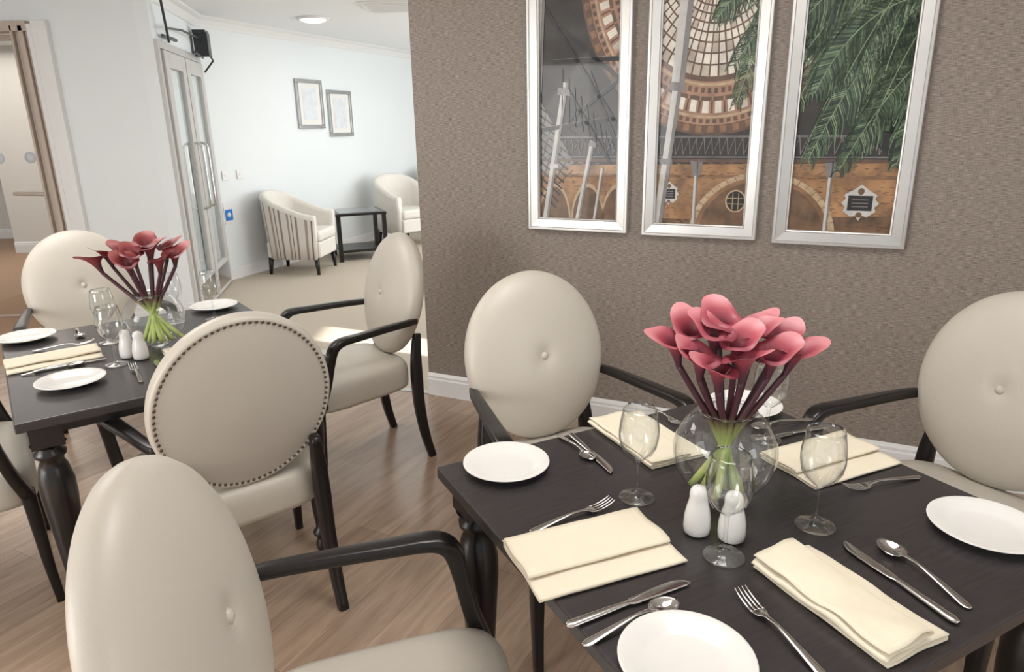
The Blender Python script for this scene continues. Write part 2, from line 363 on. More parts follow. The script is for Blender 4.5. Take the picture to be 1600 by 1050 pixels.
def line(layer,m,a,b,w):
    dx,dz=b[0]-a[0],b[1]-a[1];L=math.hypot(dx,dz) or 1;nx,nz=-dz/L*w/2,dx/L*w/2
    P(layer,m,[(a[0]+nx,a[1]+nz),(b[0]+nx,b[1]+nz),(b[0]-nx,b[1]-nz),(a[0]-nx,a[1]-nz)])
def post(layer,a,b,w):
    line(layer,'white',a,b,w);line(layer+1,'shade',(a[0]+w*.3,a[1]),(b[0]+w*.3,b[1]),w*.4)
def ell(layer,m,cx,cz,rx,rz,a0=0,a1=2*pi,r0=0,n=48):
    for i in range(n):
        p=a0+(a1-a0)*i/n;q=a0+(a1-a0)*(i+1)/n
        P(layer,m,[(cx+rx*r0*math.cos(p),cz+rz*r0*math.sin(p)),(cx+rx*math.cos(p),cz+rz*math.sin(p)),(cx+rx*math.cos(q),cz+rz*math.sin(q)),(cx+rx*r0*math.cos(q),cz+rz*r0*math.sin(q))] if r0 else [(cx,cz),(cx+rx*math.cos(p),cz+rz*math.sin(p)),(cx+rx*math.cos(q),cz+rz*math.sin(q))])
rr=random.Random(3)
P(0,'dark',[(.6,.9),(2.4,.9),(2.4,2.4),(.6,2.4)])
P(1,'terra',[(.6,.9),(2.4,.9),(2.4,1.31),(.6,1.29)])
for j in range(60):
    z=1.03+j*.0048
    for i in range(90):
        if rr.random()<.2:
            s=.68+i*.018+(j%2)*.009
            P(2,rr.choice(['terra3','terra3','terra2']),[(s,z),(s+.016,z),(s+.016,z+.0038),(s,z+.0038)])
P(2,'terra2',[(1.8,.9),(2.4,.9),(2.4,1.11),(1.8,1.08)]);P(2,'terra2',[(.6,.9),(1.75,.9),(1.75,1.06),(.6,1.06)])
P(2,'terra3',[(.6,1.235),(2.4,1.245),(2.4,1.26),(.6,1.25)])
cx,cz,rx,rz=1.50,2.12,.60,.70
ell(2,'brown',cx,cz,rx,rz,n=72);ell(3,'pink',cx,cz,rx*.94,rz*.94,n=72);ell(4,'brown',cx,cz,rx*.69,rz*.69,n=72)
def gridring(r0,r1,n,ms,layer,gap=.28,ph=0):
    for i in range(n):
        p=2*pi*(i+gap/2+ph)/n;q=2*pi*(i+1-gap/2+ph)/n
        P(layer,rr.choice(ms),[(cx+rx*r*math.cos(t),cz+rz*r*math.sin(t)) for r,t in ((r0,p),(r1,p),(r1,q),(r0,q))])
gridring(.775,.80,60,['brown'],5,.15);gridring(.80,.87,60,['pane','pane2','pane'],5,.5)
gridring(.80,.87,60,['brown'],6,.86,.5)
gridring(.885,.90,120,['stone'],5,.0);gridring(.905,.93,120,['brown'],5,.45);gridring(.70,.715,60,['stone'],5,0);gridring(.725,.755,100,['brown'],5,.5)
gridring(.945,.985,70,['terra3'],5,.5)
for a,b in ((.15,.18),(.19,.22),(.23,.265),(.275,.31),(.32,.36),(.37,.41),(.42,.465),(.475,.525),(.535,.59),(.60,.66)): gridring(a,b,66,['pane','pane','pane2'],5,.2)
for i in range(22):
    t=2*pi*i/22;line(6,'brown',(cx+rx*.15*math.cos(t),cz+rz*.15*math.sin(t)),(cx+rx*.69*math.cos(t),cz+rz*.69*math.sin(t)),.007)
for i in range(-1,60):
    s=.62+i*.032
    line(6,'grey',(s,1.34),(s+.024,1.41),.003);line(6,'shade',(s+.024,1.41),(s+.032,1.34),.003)
line(6,'grey',(.6,1.42),(2.4,1.41),.009);line(6,'grey',(.6,1.33),(2.4,1.33),.006);line(6,'brown',(.6,1.315),(2.4,1.315),.014)
ell(3,'stone',1.73,1.0,.30,.27,0,pi,.92,40);ell(3,'terra3',1.73,1.0,.276,.248,0,pi,.93,40);ell(3,'terra2',1.73,1.0,.257,.232,0,pi,0,40)
for i in range(24):
    t=pi*i/24;line(4,'terra3',(1.73+.276*math.cos(t),1+.248*math.sin(t)),(1.73+.3*math.cos(t),1+.27*math.sin(t)),.003)
for cxx in (.78,.95,1.10): ell(3,'stone',cxx,1.02,.085,.19,0,pi,.9,24);ell(3,'terra2',cxx,1.02,.077,.17,0,pi,0,24)
ell(4,'stone',1.625,1.145,.043,.048);ell(5,'black',1.625,1.145,.037,.042)
for k in (-.012,.012): line(6,'stone',(1.625+k,1.11),(1.625+k,1.18),.003);line(6,'stone',(1.59,1.145+k),(1.66,1.145+k),.003)
def plaque(s,z,w,h):
    P(4,'white',[(s-w,z-h*.6),(s-w*.75,z-h*.8),(s-w*.5,z-h),(s-w*.2,z-h*.9),(s,z-h*1.3),(s+w*.2,z-h*.9),(s+w*.5,z-h),(s+w*.75,z-h*.8),(s+w,z-h*.6),(s+w*.9,z-h*.3),(s+w*1.15,z),(s+w*.9,z+h*.3),(s+w,z+h*.6),(s+w*.4,z+h),(s,z+h*1.35),(s-w*.4,z+h),(s-w,z+h*.6),(s-w*.9,z+h*.3),(s-w*1.15,z),(s-w*.9,z-h*.3)])
    P(5,'black',[(s-w*.75,z-h*.55),(s+w*.75,z-h*.55),(s+w*.75,z+h*.55),(s-w*.75,z+h*.55)])
    for k in (-.25,0,.25): line(6,'shade',(s-w*.5,z+h*k),(s+w*.5,z+h*k),.003)
    ell(5,'terra2',s,z+h*.85,w*.2,h*.25,n=12);ell(5,'terra2',s,z-h*.85,w*.2,h*.2,n=12)
plaque(1.335,1.17,.038,.04);plaque(2.11,1.15,.06,.055)
for s in (1.45,1.99): post(5,(s,1.0),(s,1.31),.016);P(6,'shade',[(s-.014,1.25),(s+.014,1.25),(s+.028,1.315),(s-.028,1.315)])
post(7,(.835,1.66),(.735,1.04),.030);P(9,'shade',[(.795,1.61),(.86,1.60),(.855,1.63),(.80,1.64)]);P(9,'white',[(.755,1.28),(.80,1.275),(.80,1.295),(.76,1.3)])
post(7,(.97,1.40),(.90,1.04),.022);post(7,(1.02,1.28),(.985,1.04),.015);P(9,'shade',[(.95,1.38),(.99,1.37),(.985,1.395),(.955,1.4)])
post(7,(.73,2.3),(.70,1.62),.034)
P(4,'shade',[(.6,1.66),(.70,1.60),(.88,1.30),(.6,1.22)])
for i in range(12): line(5,'dark',(.6,1.63-i*.034),(.9-i*.01,1.42-i*.030),.008)
for i in range(8): line(5,'dark',(.68+i*.028,1.62-i*.05),(.60+i*.028,1.2),.004)
for a,b in (((.72,2.0),(1.12,1.42)),((.78,1.75),(1.15,1.75)),((.85,1.62),(1.06,1.3)),((.95,1.7),(1.1,1.35)),((.7,1.45),(1.1,1.5)),((.8,1.9),(1.15,1.62)),((.86,1.5),(1.12,1.68))):
    line(7,'black',a,b,.018);line(7,'shade',(a[0],a[1]+.011),(b[0],b[1]+.011),.002)
for i in range(9): line(7,'black',(.82+i*.03,1.72-i*.04),(.82+i*.034,1.5-i*.02),.006)
post(8,(1.395,2.3),(1.35,1.62),.056);post(8,(1.35,1.62),(1.285,1.0),.040);P(10,'shade',[(1.315,1.61),(1.39,1.60),(1.385,1.635),(1.32,1.645)]);P(10,'shade',[(1.29,1.3),(1.345,1.295),(1.343,1.32),(1.293,1.325)])
def frond(a,c,b,L,layer):
    n=100
    pr=None
    for i in range(n+1):
        t=i/n
        x=(1-t)**2*a[0]+2*t*(1-t)*c[0]+t*t*b[0];z=(1-t)**2*a[1]+2*t*(1-t)*c[1]+t*t*b[1]
        if pr:
            line(layer+1,'lgreen',pr,(x,z),.0035)
            dx,dz=x-pr[0],z-pr[1];l=math.hypot(dx,dz);dx/=l;dz/=l
            ll=L*(.35+.9*math.sin(pi*min(1,t*.95+.05)))
            for sg in (1,-1):
                k=ll*rr.uniform(.7,1.15)
                mx_,mz=x+(dx*.45-dz*sg*.5)*k,z+(dz*.45+dx*sg*.5)*k
                ex,ez=mx_+(dx*.3-dz*sg*.12)*k,mz+(dz*.3+dx*sg*.12)*k-k*.38
                col=rr.choice(['green','green','dgreen','lgreen','green','dgreen'])
                line(layer,col,(x,z),(mx_,mz),.0044);line(layer,col,(mx_,mz),(ex,ez),.0030)
        pr=(x,z)
P(7,'dgreen',[(2.02,1.45),(2.3,1.4),(2.4,1.5),(2.4,2.4),(1.8,2.4),(1.82,2.1),(1.95,1.8)])
P(7,'black',[(2.05,1.42),(2.2,1.34),(2.26,1.38),(2.2,1.75),(2.08,1.7)])
for k,(a,c,b,L) in enumerate((((2.4,2.1),(2.05,2.1),(1.84,1.55),.11),((2.35,1.95),(2.1,1.85),(1.90,1.32),.10),((2.3,2.25),(1.9,2.2),(1.58,1.7),.11),((2.0,2.3),(1.75,2.1),(1.60,1.55),.09),((2.4,1.8),(2.2,1.7),(2.02,1.28),.09),((2.4,2.0),(2.3,1.7),(2.22,1.3),.09),((2.1,2.25),(2.0,1.95),(1.86,1.75),.09),((1.95,2.2),(1.7,2.15),(1.5,1.88),.09),((2.4,2.2),(2.2,2.1),(2.0,1.62),.10),((2.4,1.9),(2.25,1.9),(2.1,1.5),.09),((2.2,2.3),(2.05,2.2),(1.92,1.95),.09),((1.9,2.3),(1.7,2.25),(1.6,2.0),.08),((2.35,2.3),(2.15,2.1),(2.08,1.8),.10),((2.4,2.3),(2.35,2.0),(2.28,1.6),.10),((2.2,2.2),(1.95,2.0),(1.83,1.85),.10),((2.1,2.1),(1.92,2.05),(1.82,1.72),.10),((2.35,2.1),(2.2,1.95),(2.14,1.65),.10),((2.2,1.9),(2.0,1.85),(1.9,1.58),.10),((2.0,2.1),(1.88,2.0),(1.82,1.9),.09),((2.3,1.9),(2.2,1.75),(2.12,1.45),.09))):
    frond(a,c,b,L,10+(k%3)*1.0)
WROT=math.atan2(WD.y,WD.x)
def big_frame(s0,s1,z0,z1):
    t=.058
    V=[];F=[]
    prof=[(0,0),(0,.032),(.003,.035),(.012,.035),(.015,.031),(.050,.028),(.053,.024),(t,.022),(t,0)]
    n=len(prof)
    cs=[(s0,z0,1,1),(s1,z0,-1,1),(s1,z1,-1,-1),(s0,z1,1,-1)]
    for (s,z,a,b) in cs:
        for i,d in prof: V.append((s+a*i,-d,z+b*i))
    for k in range(4):
        for j in range(n-1): F.append((k*n+j,k*n+j+1,((k+1)%4)*n+j+1,((k+1)%4)*n+j))
    fr=obj('framed_picture',V,F,M['silver'],smooth=False,loc=(WC.x,WC.y,0),rot=(0,0,WROT))
    clean(fr)
    x0,x1,a0,a1=s0+t,s1-t,z0+t,z1-t
    V=[];F=[];ids=[]
    for lay,m,pts in LAY:
        q=clip(pts,x0,x1,a0,a1)
        if len(q)<3: continue
        k=len(V);V+=[(p[0],-.004-.0004*lay,p[1]) for p in q]
        ar=sum(q[i-1][0]*q[i][1]-q[i][0]*q[i-1][1] for i in range(len(q)))
        f=list(range(k,k+len(q)))
        if ar<0:f.reverse()
        F.append(tuple(f));ids.append(PCN.index(m))
    obj('print',V,F,[PC[k] for k in PCN],fr,smooth=False,mids=ids)
    return fr
fp=[big_frame(.652,1.151,.985,2.28),big_frame(1.221,1.722,.982,2.28),big_frame(1.788,2.288,.975,2.28)]
for o,l in zip(fp,('tall silver framed print of iron columns and glasshouse roof','tall silver framed print of glass dome above brick arch','tall silver framed print of green palm fronds and brick wall')):
    tag(o,l,'picture',group='framed triptych on the taupe wall')
# ---------------------------------------------------------------- dining chair
def build_chair():
    root=empty('dining_chair')
    hw,hh=.249,.277;C=Vector((0,-.25,.757));t=math.radians(13)
    U=Vector((0,-math.sin(t),math.cos(t)));Nn=Vector((0,math.cos(t),math.sin(t)));X=Vector((1,0,0))
    prof=[(0.001,.044),(.04,.046),(.09,.051),(.2,.053),(.4,.050),(.6,.043),(.76,.034),(.88,.022),(.95,.010),(.99,-.004),(1,-.016),(.997,-.028),(.985,-.037),(.965,-.042),(.945,-.042),(.93,-.039),(.915,-.040),(.5,-.052),(0.001,-.058)]
    seg=72;V=[];F=[];ids=[]
    for r,n in prof:
        for i in range(seg):
            a=2*pi*i/seg;V.append(C+X*hw*r*math.cos(a)+U*hh*r*math.sin(a)+Nn*n)
    for j in range(len(prof)-1):
        for i in range(seg):
            F.append((j*seg+i,(j+1)*seg+i,(j+1)*seg+(i+1)%seg,j*seg+(i+1)%seg));ids.append(1 if j>=15 else 0)
    b=obj('backrest',V,F,[M['cream'],M['greyback']],root,mids=ids);b['label']='oval upholstered cream backrest'
    V,F=lathe([(0,.008),(.006,.0075),(.011,.004),(.013,0),(.012,-.003)],16)
    o=obj('button',V,F,M['cream'],b);o.location=C+Nn*.046;o.rotation_euler=(-pi/2+t,0,0)
    vf=[]
    n=90
    for i in range(n):
        a=2*pi*i/n;p=C+X*hw*.935*math.cos(a)+U*hh*.935*math.sin(a)-Nn*.040
        v,f=lathe([(.0050,0),(.004,.003),(.0005,.0045)],8)
        v=[p+X*q[0]+U*q[1]-Nn*q[2] for q in v];vf.append((v,f))
    V,F=merge(*vf);o=obj('nailhead_trim',V,F,M['stud'],b);o['label']='ring of small brass nailheads'
    prof=[(.93,.362),(.985,.368),(1,.385),(1.0,.435),(.99,.458),(.955,.474),(.88,.484),(.7,.491),(.4,.495),(.001,.496)]
    V=[];F=[];seg=64
    for r,z in prof:
        for i in range(seg):
            a=2*pi*i/seg;c,s=math.cos(a),math.sin(a)
            y=math.copysign(abs(s)**(.42),s)*.25;x=math.copysign(abs(c)**(.36),c)*(.258+.045*(y/.25))
            V.append((x*r,.0+y*r,z))
    for j in range(len(prof)-1):
        for i in range(seg): F.append((j*seg+i,j*seg+(i+1)%seg,(j+1)*seg+(i+1)%seg,(j+1)*seg+i))
    F.append(tuple(range(seg))[::-1])
    o=obj('seat',V,F,M['cream'],root);o['label']='padded cream seat'
    for sx in (-1,1):
        V,F=sweep([(sx*.262,.215,.41),(sx*.262,.22,.30),(sx*.265,.225,.15),(sx*.268,.235,0)],[(.021,.021),(.02,.02),(.016,.016),(.013,.013)],sq=5,seg=16)
        obj('leg',V,F,M['black'],root)
        V,F=sweep([(sx*.185,-.280,.60),(sx*.193,-.266,.50),(sx*.197,-.262,.40),(sx*.20,-.266,.26),(sx*.203,-.285,.12),(sx*.205,-.315,0)],[(.014,.017),(.021,.021),(.022,.025),(.020,.023),(.018,.02),(.016,.017)],sq=5,seg=16)
        obj('leg',V,F,M['black'],root)
        V,F=sweep([(sx*.232,-.255,.672),(sx*.248,-.20,.673),(sx*.268,-.09,.672),(sx*.290,.03,.668),(sx*.301,.10,.666),(sx*.304,.135,.655),(sx*.303,.155,.628),(sx*.298,.168,.57),(sx*.289,.186,.49),(sx*.275,.215,.40)],
            [(.014,.013),(.016,.014),(.019,.014),(.023,.014),(.025,.015),(.024,.018),(.020,.02),(.018,.017),(.019,.018),(.02,.02)],sq=4,seg=20)
        obj('armrest',V,F,M['black'],root)
    return root
chair=build_chair()
CH={'A':((.085,2.15),-64,'beside the taupe wall'),
    'B':((1.36,1.765),208,'at the table with pink callas'),
    'C':((-.487,.885),8,'with plain buttoned front'),
    'E':((-2.12,3.36),-52,'near the doorway'),
    'F':((-.555,3.08),215,'seen side on'),
    'G':((-.762,1.805),127,'with studded grey back'),
    'H':((-2.06,1.87),37,'pulled up to dark table')}
first=True
for k,((x,y),a,l) in CH.items():
    ang=math.radians(a-90)
    fx,fy=math.cos(math.radians(a)),math.sin(math.radians(a))
    loc=(x+.25*fx,y+.25*fy,0)
    if first: chair.location=loc;chair.rotation_euler=(0,0,ang);c=chair;first=False
    else: c=copy_tree(chair,loc,ang)
    tag(c,'cream oval-back dining armchair '+l,'chair',group='oval-back dining chairs')
# ---------------------------------------------------------------- tables
def build_table(a,bb,cx,cy,ang):
    root=empty('dining_table',(cx,cy,0),ang)
    o=boxes('tabletop',[(-a/2,a/2,-bb/2,bb/2,.722,.75)],M['top'],root,bevel=.004)
    i=.05;h=.02
    boxes('apron',[(-a/2+i,a/2-i,-bb/2+i,-bb/2+i+h,.685,.722),(-a/2+i,a/2-i,bb/2-i-h,bb/2-i,.685,.722),(-a/2+i,-a/2+i+h,-bb/2+i+h,bb/2-i-h,.685,.722),(a/2-i-h,a/2-i,-bb/2+i+h,bb/2-i-h,.685,.722)],M['black'],root,bevel=.003)
    prof=[(0,0),(.017,0),(.024,.012),(.026,.03),(.02,.05),(.018,.06),(.030,.072),(.031,.082),(.02,.095),(.019,.11),(.024,.16),(.032,.28),(.040,.40),(.046,.49),(.046,.54),(.038,.585),(.027,.61),(.040,.62),(.041,.632),(.028,.643),(.034,.652),(.045,.656)]
    for sx in (-1,1):
        for sy in (-1,1):
            px,py=sx*(a/2-.065),sy*(bb/2-.065)
            V,F=merge(lathe(prof,28,(px,py,0)),boxv(px-.04,px+.04,py-.04,py+.04,.655,.7215))
            o=obj('leg',V,F,M['black'],root);o['label']='turned black leg'
            for p in o.data.polygons[-6:]: p.use_smooth=False
    return root
t1=build_table(.905,.885,.429,1.208,math.radians(27));tag(t1,'dark square dining table with turned legs, laid for four','table',group='dining tables')
t2=build_table(.87,1.0,-1.262,2.332,math.radians(36.7));tag(t2,'dark dining table with turned legs beside the doors','table',group='dining tables')
TZ=.75
TG=.7512
# ---------------------------------------------------------------- plates
V,F=lathe([(0,.004),(.055,.004),(.062,.006),(.078,.013),(.093,.0165),(.0955,.0165),(.096,.015),(.09,.0125),(.075,.008),(.06,.002),(.055,0),(0,0)],56)
pl=obj('side_plate',V,F,M['white'],loc=(-.018,1.387,TG));tag(pl,'round white china side plate on the dark table','plate',group='side plates')
for x,y in ((.862,1.105),(.235,.79),(.61,1.69),(-1.345,1.98),(-1.80,2.46),(-1.275,2.88)):
    copy_tree(pl,(x,y,TG))
# ---------------------------------------------------------------- napkins
def napkin(L,W,fw,r1=.005,amp=.0015,seed=0,bulge=0):
    path=[]
    for i in range(9): path.append((W*i/8,.002))
    z=.002
    for i in range(1,6): a=pi*i/6;path.append((W+.003*math.sin(a),z+r1/2*(1-math.cos(a))))
    z+=r1
    for i in range(9): path.append((W-W*i/8,z))
    for i in range(1,6): a=pi*i/6;path.append((-.004*math.sin(a),z+r1/2*(1-math.cos(a))))
    z+=r1
    n2=9
    for i in range(n2): path.append((fw*i/(n2-1),z))
    for i in range(1,5): a=pi*i/5;path.append((fw+.003*math.sin(a),z+r1/2*(1-math.cos(a))))
    z+=r1*.9
    for i in range(n2): path.append((fw-fw*i/(n2-1),z))
    V=[];F=[];Mx=22
    for j in range(Mx+1):
        x=L*(j/Mx-.5)
        for k,(y,zz) in enumerate(path):
            nz=noise.noise(Vector((x*14+seed,y*18,zz*60)))
            e=(zz/.02)
            b=bulge*math.sin(pi*min(1,max(0,y/W)))*e
            V.append((x*(1+.006*nz)+.0015*math.sin(k),y-W/2+.003*nz*e,zz+max(-.001,amp*nz*(1+2*e))+b))
    n=len(path)
    for j in range(Mx):
        for k in range(n-1): F.append((j*n+k,(j+1)*n+k,(j+1)*n+k+1,j*n+k+1))
    o=obj('napkin',V,F,M['napkin']);md=o.modifiers.new('s','SOLIDIFY');md.thickness=.002;md.offset=0
    return o
def put_nap(o,x,y,ang):
    o.location=(x,y,TZ+.001);o.rotation_euler=(0,0,math.radians(ang));tag(o,'folded cream linen napkin on the dark table','napkin',group='folded napkins')
put_nap(napkin(.275,.165,.115,seed=1),.135,1.055,201)
put_nap(napkin(.255,.125,.085,r1=.007,seed=5,amp=.003,bulge=.006),.513,.918,-65)
put_nap(napkin(.27,.15,.10,seed=9),.315,1.515,-66)
put_nap(napkin(.25,.155,.10,seed=13),.70,1.385,204)
put_nap(napkin(.27,.14,.10,seed=17),-1.535,2.20,218)
put_nap(napkin(.25,.13,.09,seed=21),-1.06,2.28,218)
# ---------------------------------------------------------------- cutlery
def strip(pts,rad,seg=10,n=5): return sweep(pts,rad,ref=(0,1,0),seg=seg,n=n,sq=2.4)
def mk_knife():
    V,F=merge(strip([(0,0,.004),(.01,0,.004),(.05,0,.004),(.095,0,.004),(.105,0,.004)],[(.004,.003),(.0085,.0036),(.0075,.0034),(.0055,.003),(.005,.0025)]),
              strip([(.103,0,.004),(.115,0,.004),(.15,.001,.004),(.19,.001,.004),(.208,-.003,.004),(.215,-.006,.004)],[(.0045,.0022),(.0082,.0012),(.010,.0011),(.010,.001),(.0065,.0009),(.001,.0008)]))
    return obj('knife',V,F,M['steel'])
def mk_fork():
    parts=[strip([(0,0,.003),(.012,0,.003),(.06,0,.008),(.10,0,.011),(.125,0,.009),(.137,0,.006),(.147,0,.005)],[(.004,.0012),(.0085,.0015),(.0058,.0016),(.0032,.0017),(.0045,.0015),(.0115,.0013),(.0130,.0012)])]
    for k in (-1.5,-.5,.5,1.5):
        y=k*.0070
        parts.append(strip([(.145,y,.005),(.16,y,.006),(.178,y*.98,.010),(.192,y*.95,.016)],[(.0021,.0012),(.002,.0012),(.0016,.0011),(.0009,.0007)]))
    return obj('fork',*merge(*parts),M['steel'])
def mk_spoon():
    parts=[strip([(0,0,.003),(.012,0,.003),(.06,0,.009),(.10,0,.013),(.125,0,.012),(.137,0,.009)],[(.004,.0012),(.0085,.0015),(.0058,.0016),(.0032,.0018),(.004,.0016),(.007,.0012)])]
    V=[];F=[];n=28;m=8
    for side in (0,1):
        for j in range(m+1):
            r=j/m+.001
            for i in range(n):
                a=2*pi*i/n;cx=.0275*math.cos(a);w=.0205*(1-.12*math.cos(a))
                V.append((.16+cx*r,w*r*math.sin(a),.0095-.0085*(1-r*r)-(.0012*side)))
        b0=side*(m+1)*n
        for j in range(m):
            for i in range(n): F.append((b0+j*n+i,b0+j*n+(i+1)%n,b0+(j+1)*n+(i+1)%n,b0+(j+1)*n+i))
    k=(m)*n;b2=(m+1)*n
    for i in range(n): F.append((k+i,k+(i+1)%n,b2+k+(i+1)%n,b2+k+i))
    parts.append((V,F));return obj('spoon',*merge(*parts),M['steel'])
CUT={'knife':[mk_knife(),.215,0],'fork':[mk_fork(),.192,0],'spoon':[mk_spoon(),.186,0]}
LAB={'knife':'polished steel table knife','fork':'polished steel fork with four tines','spoon':'polished steel dessert spoon'}
def put(kind,handle,head,s=1.0):
    o,L,n=CUT[kind]
    d=Vector(head)-Vector(handle);mid=(Vector(head)+Vector(handle))/2;a=math.atan2(d.y,d.x)
    st=mid-Vector((math.cos(a),math.sin(a)))*L*s/2
    c=o if n==0 else copy_tree(o,(0,0,0));CUT[kind][2]=1
    c.location=(st.x,st.y,TZ+.001);c.rotation_euler=(0,0,a);c.scale=(s,s,s);tag(c,LAB[kind]+' laid on the dark table',kind,group=kind+' set')
put('fork',(.014,1.118),(.206,1.228));put('knife',(.07,.868),(.287,.974),1.08);put('spoon',(.085,.825),(.261,.925),.97)
put('fork',(.418,.757),(.357,.939));put('knife',(.66,.859),(.584,1.073),1.05);put('spoon',(.70,.89),(.65,1.074))
put('fork',(.845,1.302),(.681,1.255));put('spoon',(.109,1.541),(.175,1.411),.85);put('knife',(.134,1.555),(.216,1.341))
put('spoon',(.745,1.605),(.598,1.560),.95);put('knife',(.76,1.555),(.585,1.497),.95);put('fork',(.35,1.72),(.42,1.58),.9)
put('fork',(-1.69,2.30),(-1.50,2.40));put('knife',(-1.535,1.99+.09),(-1.36,2.125+.09),.95);put('spoon',(-1.56,2.05),(-1.40,2.17),.95)
put('fork',(-1.125,1.97),(-1.235,2.125),.95);put('knife',(-1.07,2.02),(-1.18,2.17),.95);put('spoon',(-1.70,2.60),(-1.60,2.46),.85);put('knife',(-1.64,2.65),(-1.53,2.48),.9)
# ---------------------------------------------------------------- glasses, shakers, vases
prof=[(.001,.0005),(.035,0.0005),(.0365,.0015),(.034,.003),(.02,.006),(.007,.011),(.0042,.02),(.0036,.05),(.0038,.075),(.006,.083),(.014,.089),(.026,.102),(.0345,.118),(.0385,.135),(.0385,.150),(.0365,.168),(.0335,.184),(.0318,.196),(.0325,.1965),(.0345,.184),(.0375,.168),(.0396,.150),(.0396,.134),(.036,.116),(.028,.100)]
V,F=lathe(prof,40)
g=obj('wine_glass',V,F,M['glass'],loc=(.247,1.246,TG));tag(g,'clear stemmed wine glass on the dark table','wine glass',group='wine glasses')
for x,y in ((.363,1.042),(.561,1.132),(.60,1.50),(-1.298,2.15),(-1.46,2.40),(-1.20,2.70),(-1.34,2.66)): copy_tree(g,(x,y,TG))
def shaker(x,y,n,l):
    V,F=lathe([(0,0),(.019,0),(.0238,.004),(.0248,.015),(.0238,.035),(.0205,.053),(.0172,.066),(.0162,.073),(.0166,.080),(.0154,.087),(.0115,.093),(.005,.0965),(0,.097)],32)
    o=obj('shaker',V,F,M['white'],loc=(x,y,TG));o.name=n;tag(o,l,'condiment shaker',group='salt and pepper shakers')
    vf=[]
    for i in range(n=='salt_shaker' and 5 or 3):
        a=i*2*pi/5;vf.append(lathe([(.0009,.0),(.0009,.0006),(0,.0006)],6,(.004*math.cos(a),.004*math.sin(a),.0962)))
    obj('pour_holes',*merge(*vf),M['black'],o)
shaker(.335,1.118,'salt_shaker','white porcelain salt shaker beside the calla vase');shaker(.392,1.095,'pepper_shaker','white porcelain pepper shaker beside the calla vase')
shaker(-1.30,2.225,'salt_shaker','white porcelain salt shaker on the second table');shaker(-1.245,2.205,'pepper_shaker','white porcelain pepper shaker on the second table')
pr=[]
for i in range(3,26):
    a=pi*i/30;pr.append((.101*math.sin(a),.1-.1*math.cos(a)))
pr+=[(.0545,.1835),(.0575,.188),(.0565,.190),(.053,.186)]
pr=[(0.001,0),(.034,0)]+pr[1:]
V,F=lathe(pr,56)
vs=obj('fishbowl_vase',V,F,M['vglass'],loc=(.42,1.25,TG));tag(vs,'round clear glass fishbowl vase holding calla lilies','vase',group='fishbowl vases')
V,F=lathe([(.0005,.10),(.0995,.10)],48)
w=obj('water',V,F,M['water'],vs);w['label']='still water surface'
vs2=copy_tree(vs,(-1.262,2.36,TG))
def blossom(seed):
    r_=random.Random(seed);V=[];F=[];nu=36;nv=16
    fl=r_.uniform(.85,1.2)
    for j in range(nv+1):
        v=j/nv
        for i in range(nu+1):
            ph=-pi+2*pi*i/nu
            r=.0056+.0155*v**1.4+.0165*fl*v**4.5
            c=max(0,math.cos(ph))
            r+=.010*c**4*v**6
            z=.074*v+.016*math.cos(ph)*v**2.2-.014*v**8*(1-.8*c)+.004*c**8*v**8
            r+=.0022*(i/nu)*v
            r*=1+.07*math.sin(3*ph+seed)*v**4
            V.append((r*math.cos(ph),r*math.sin(ph),z+.003*math.sin(4*ph+seed*2)*v**5))
    for j in range(nv):
        for i in range(nu): F.append((j*(nu+1)+i,j*(nu+1)+i+1,(j+1)*(nu+1)+i+1,(j+1)*(nu+1)+i))
    return V,F
BL=[blossom(i) for i in range(5)]
HEADS=[(-.130,0,1.090),(-.085,.04,1.105),(-.015,.05,1.118),(.005,-.02,1.092),(-.085,-.035,1.070),(.012,-.055,1.070),(-.045,-.06,1.055),(.055,.03,1.095),(.085,-.035,1.072),(.118,.03,1.088),(.135,-.02,1.075),(.075,.055,1.098),(-.040,.01,1.105)]
def bouquet(cx,cy,sx,shift,seed,gname,ms,lab,skip=()):
    r_=random.Random(seed)
    for i,(dx,dy,zc) in enumerate(HEADS):
        if i in skip: continue
        dx=dx*sx+shift
        lx=.80;tip=Vector((cx+dx*lx,cy+dy*lx,zc-.058))
        base=Vector((cx-dx*.42+r_.uniform(-.018,.018),cy-dy*.5+r_.uniform(-.02,.02),TZ+.018))
        mid=Vector((cx+dx*.20,cy+dy*.22,TZ+.155))
        q=Vector((cx+dx*.50,cy+dy*.52,(TZ+.155+tip.z)/2))
        e=empty('calla_lily',base)
        tag(e,lab,'flower',group=gname)
        pts=[base,mid,q,tip];pts=[p-base for p in pts]
        V,F=sweep(pts,[(.0078,.0078),(.0070,.0070),(.0064,.0064),(.0062,.0062)],ref=(1,0,0),seg=8,n=6)
        obj('stem',V,F,M['stem'],e)
        tan=Vector((dx*2.4+r_.uniform(-.1,.1),dy*2.0-.10+r_.uniform(-.08,.08),1)).normalized()
        V,F=BL[i%5]
        o=obj('blossom',V,F,ms,e)
        rot=tan.to_track_quat('Z','Y')
        az=math.atan2(dy*.6+.02,dx)+r_.uniform(-.9,.9)
        loc=rot.inverted()@Vector((math.cos(az),math.sin(az),0));spin=math.atan2(loc.y,loc.x)
        o.rotation_mode='QUATERNION';o.rotation_quaternion=rot@Matrix.Rotation(spin,3,'Z').to_quaternion()
        o.location=tip-base-tan*.003
bouquet(.42,1.25,.94,-.004,1,'calla bouquet on the set table',M['spathe'],'dusty-pink calla lily on a plum stem in glass bowl')
bouquet(-1.262,2.36,-1.15,-.02,2,'calla bouquet on the second table',M['spathed'],'deep red calla lily on a plum stem in glass bowl',(6,8))
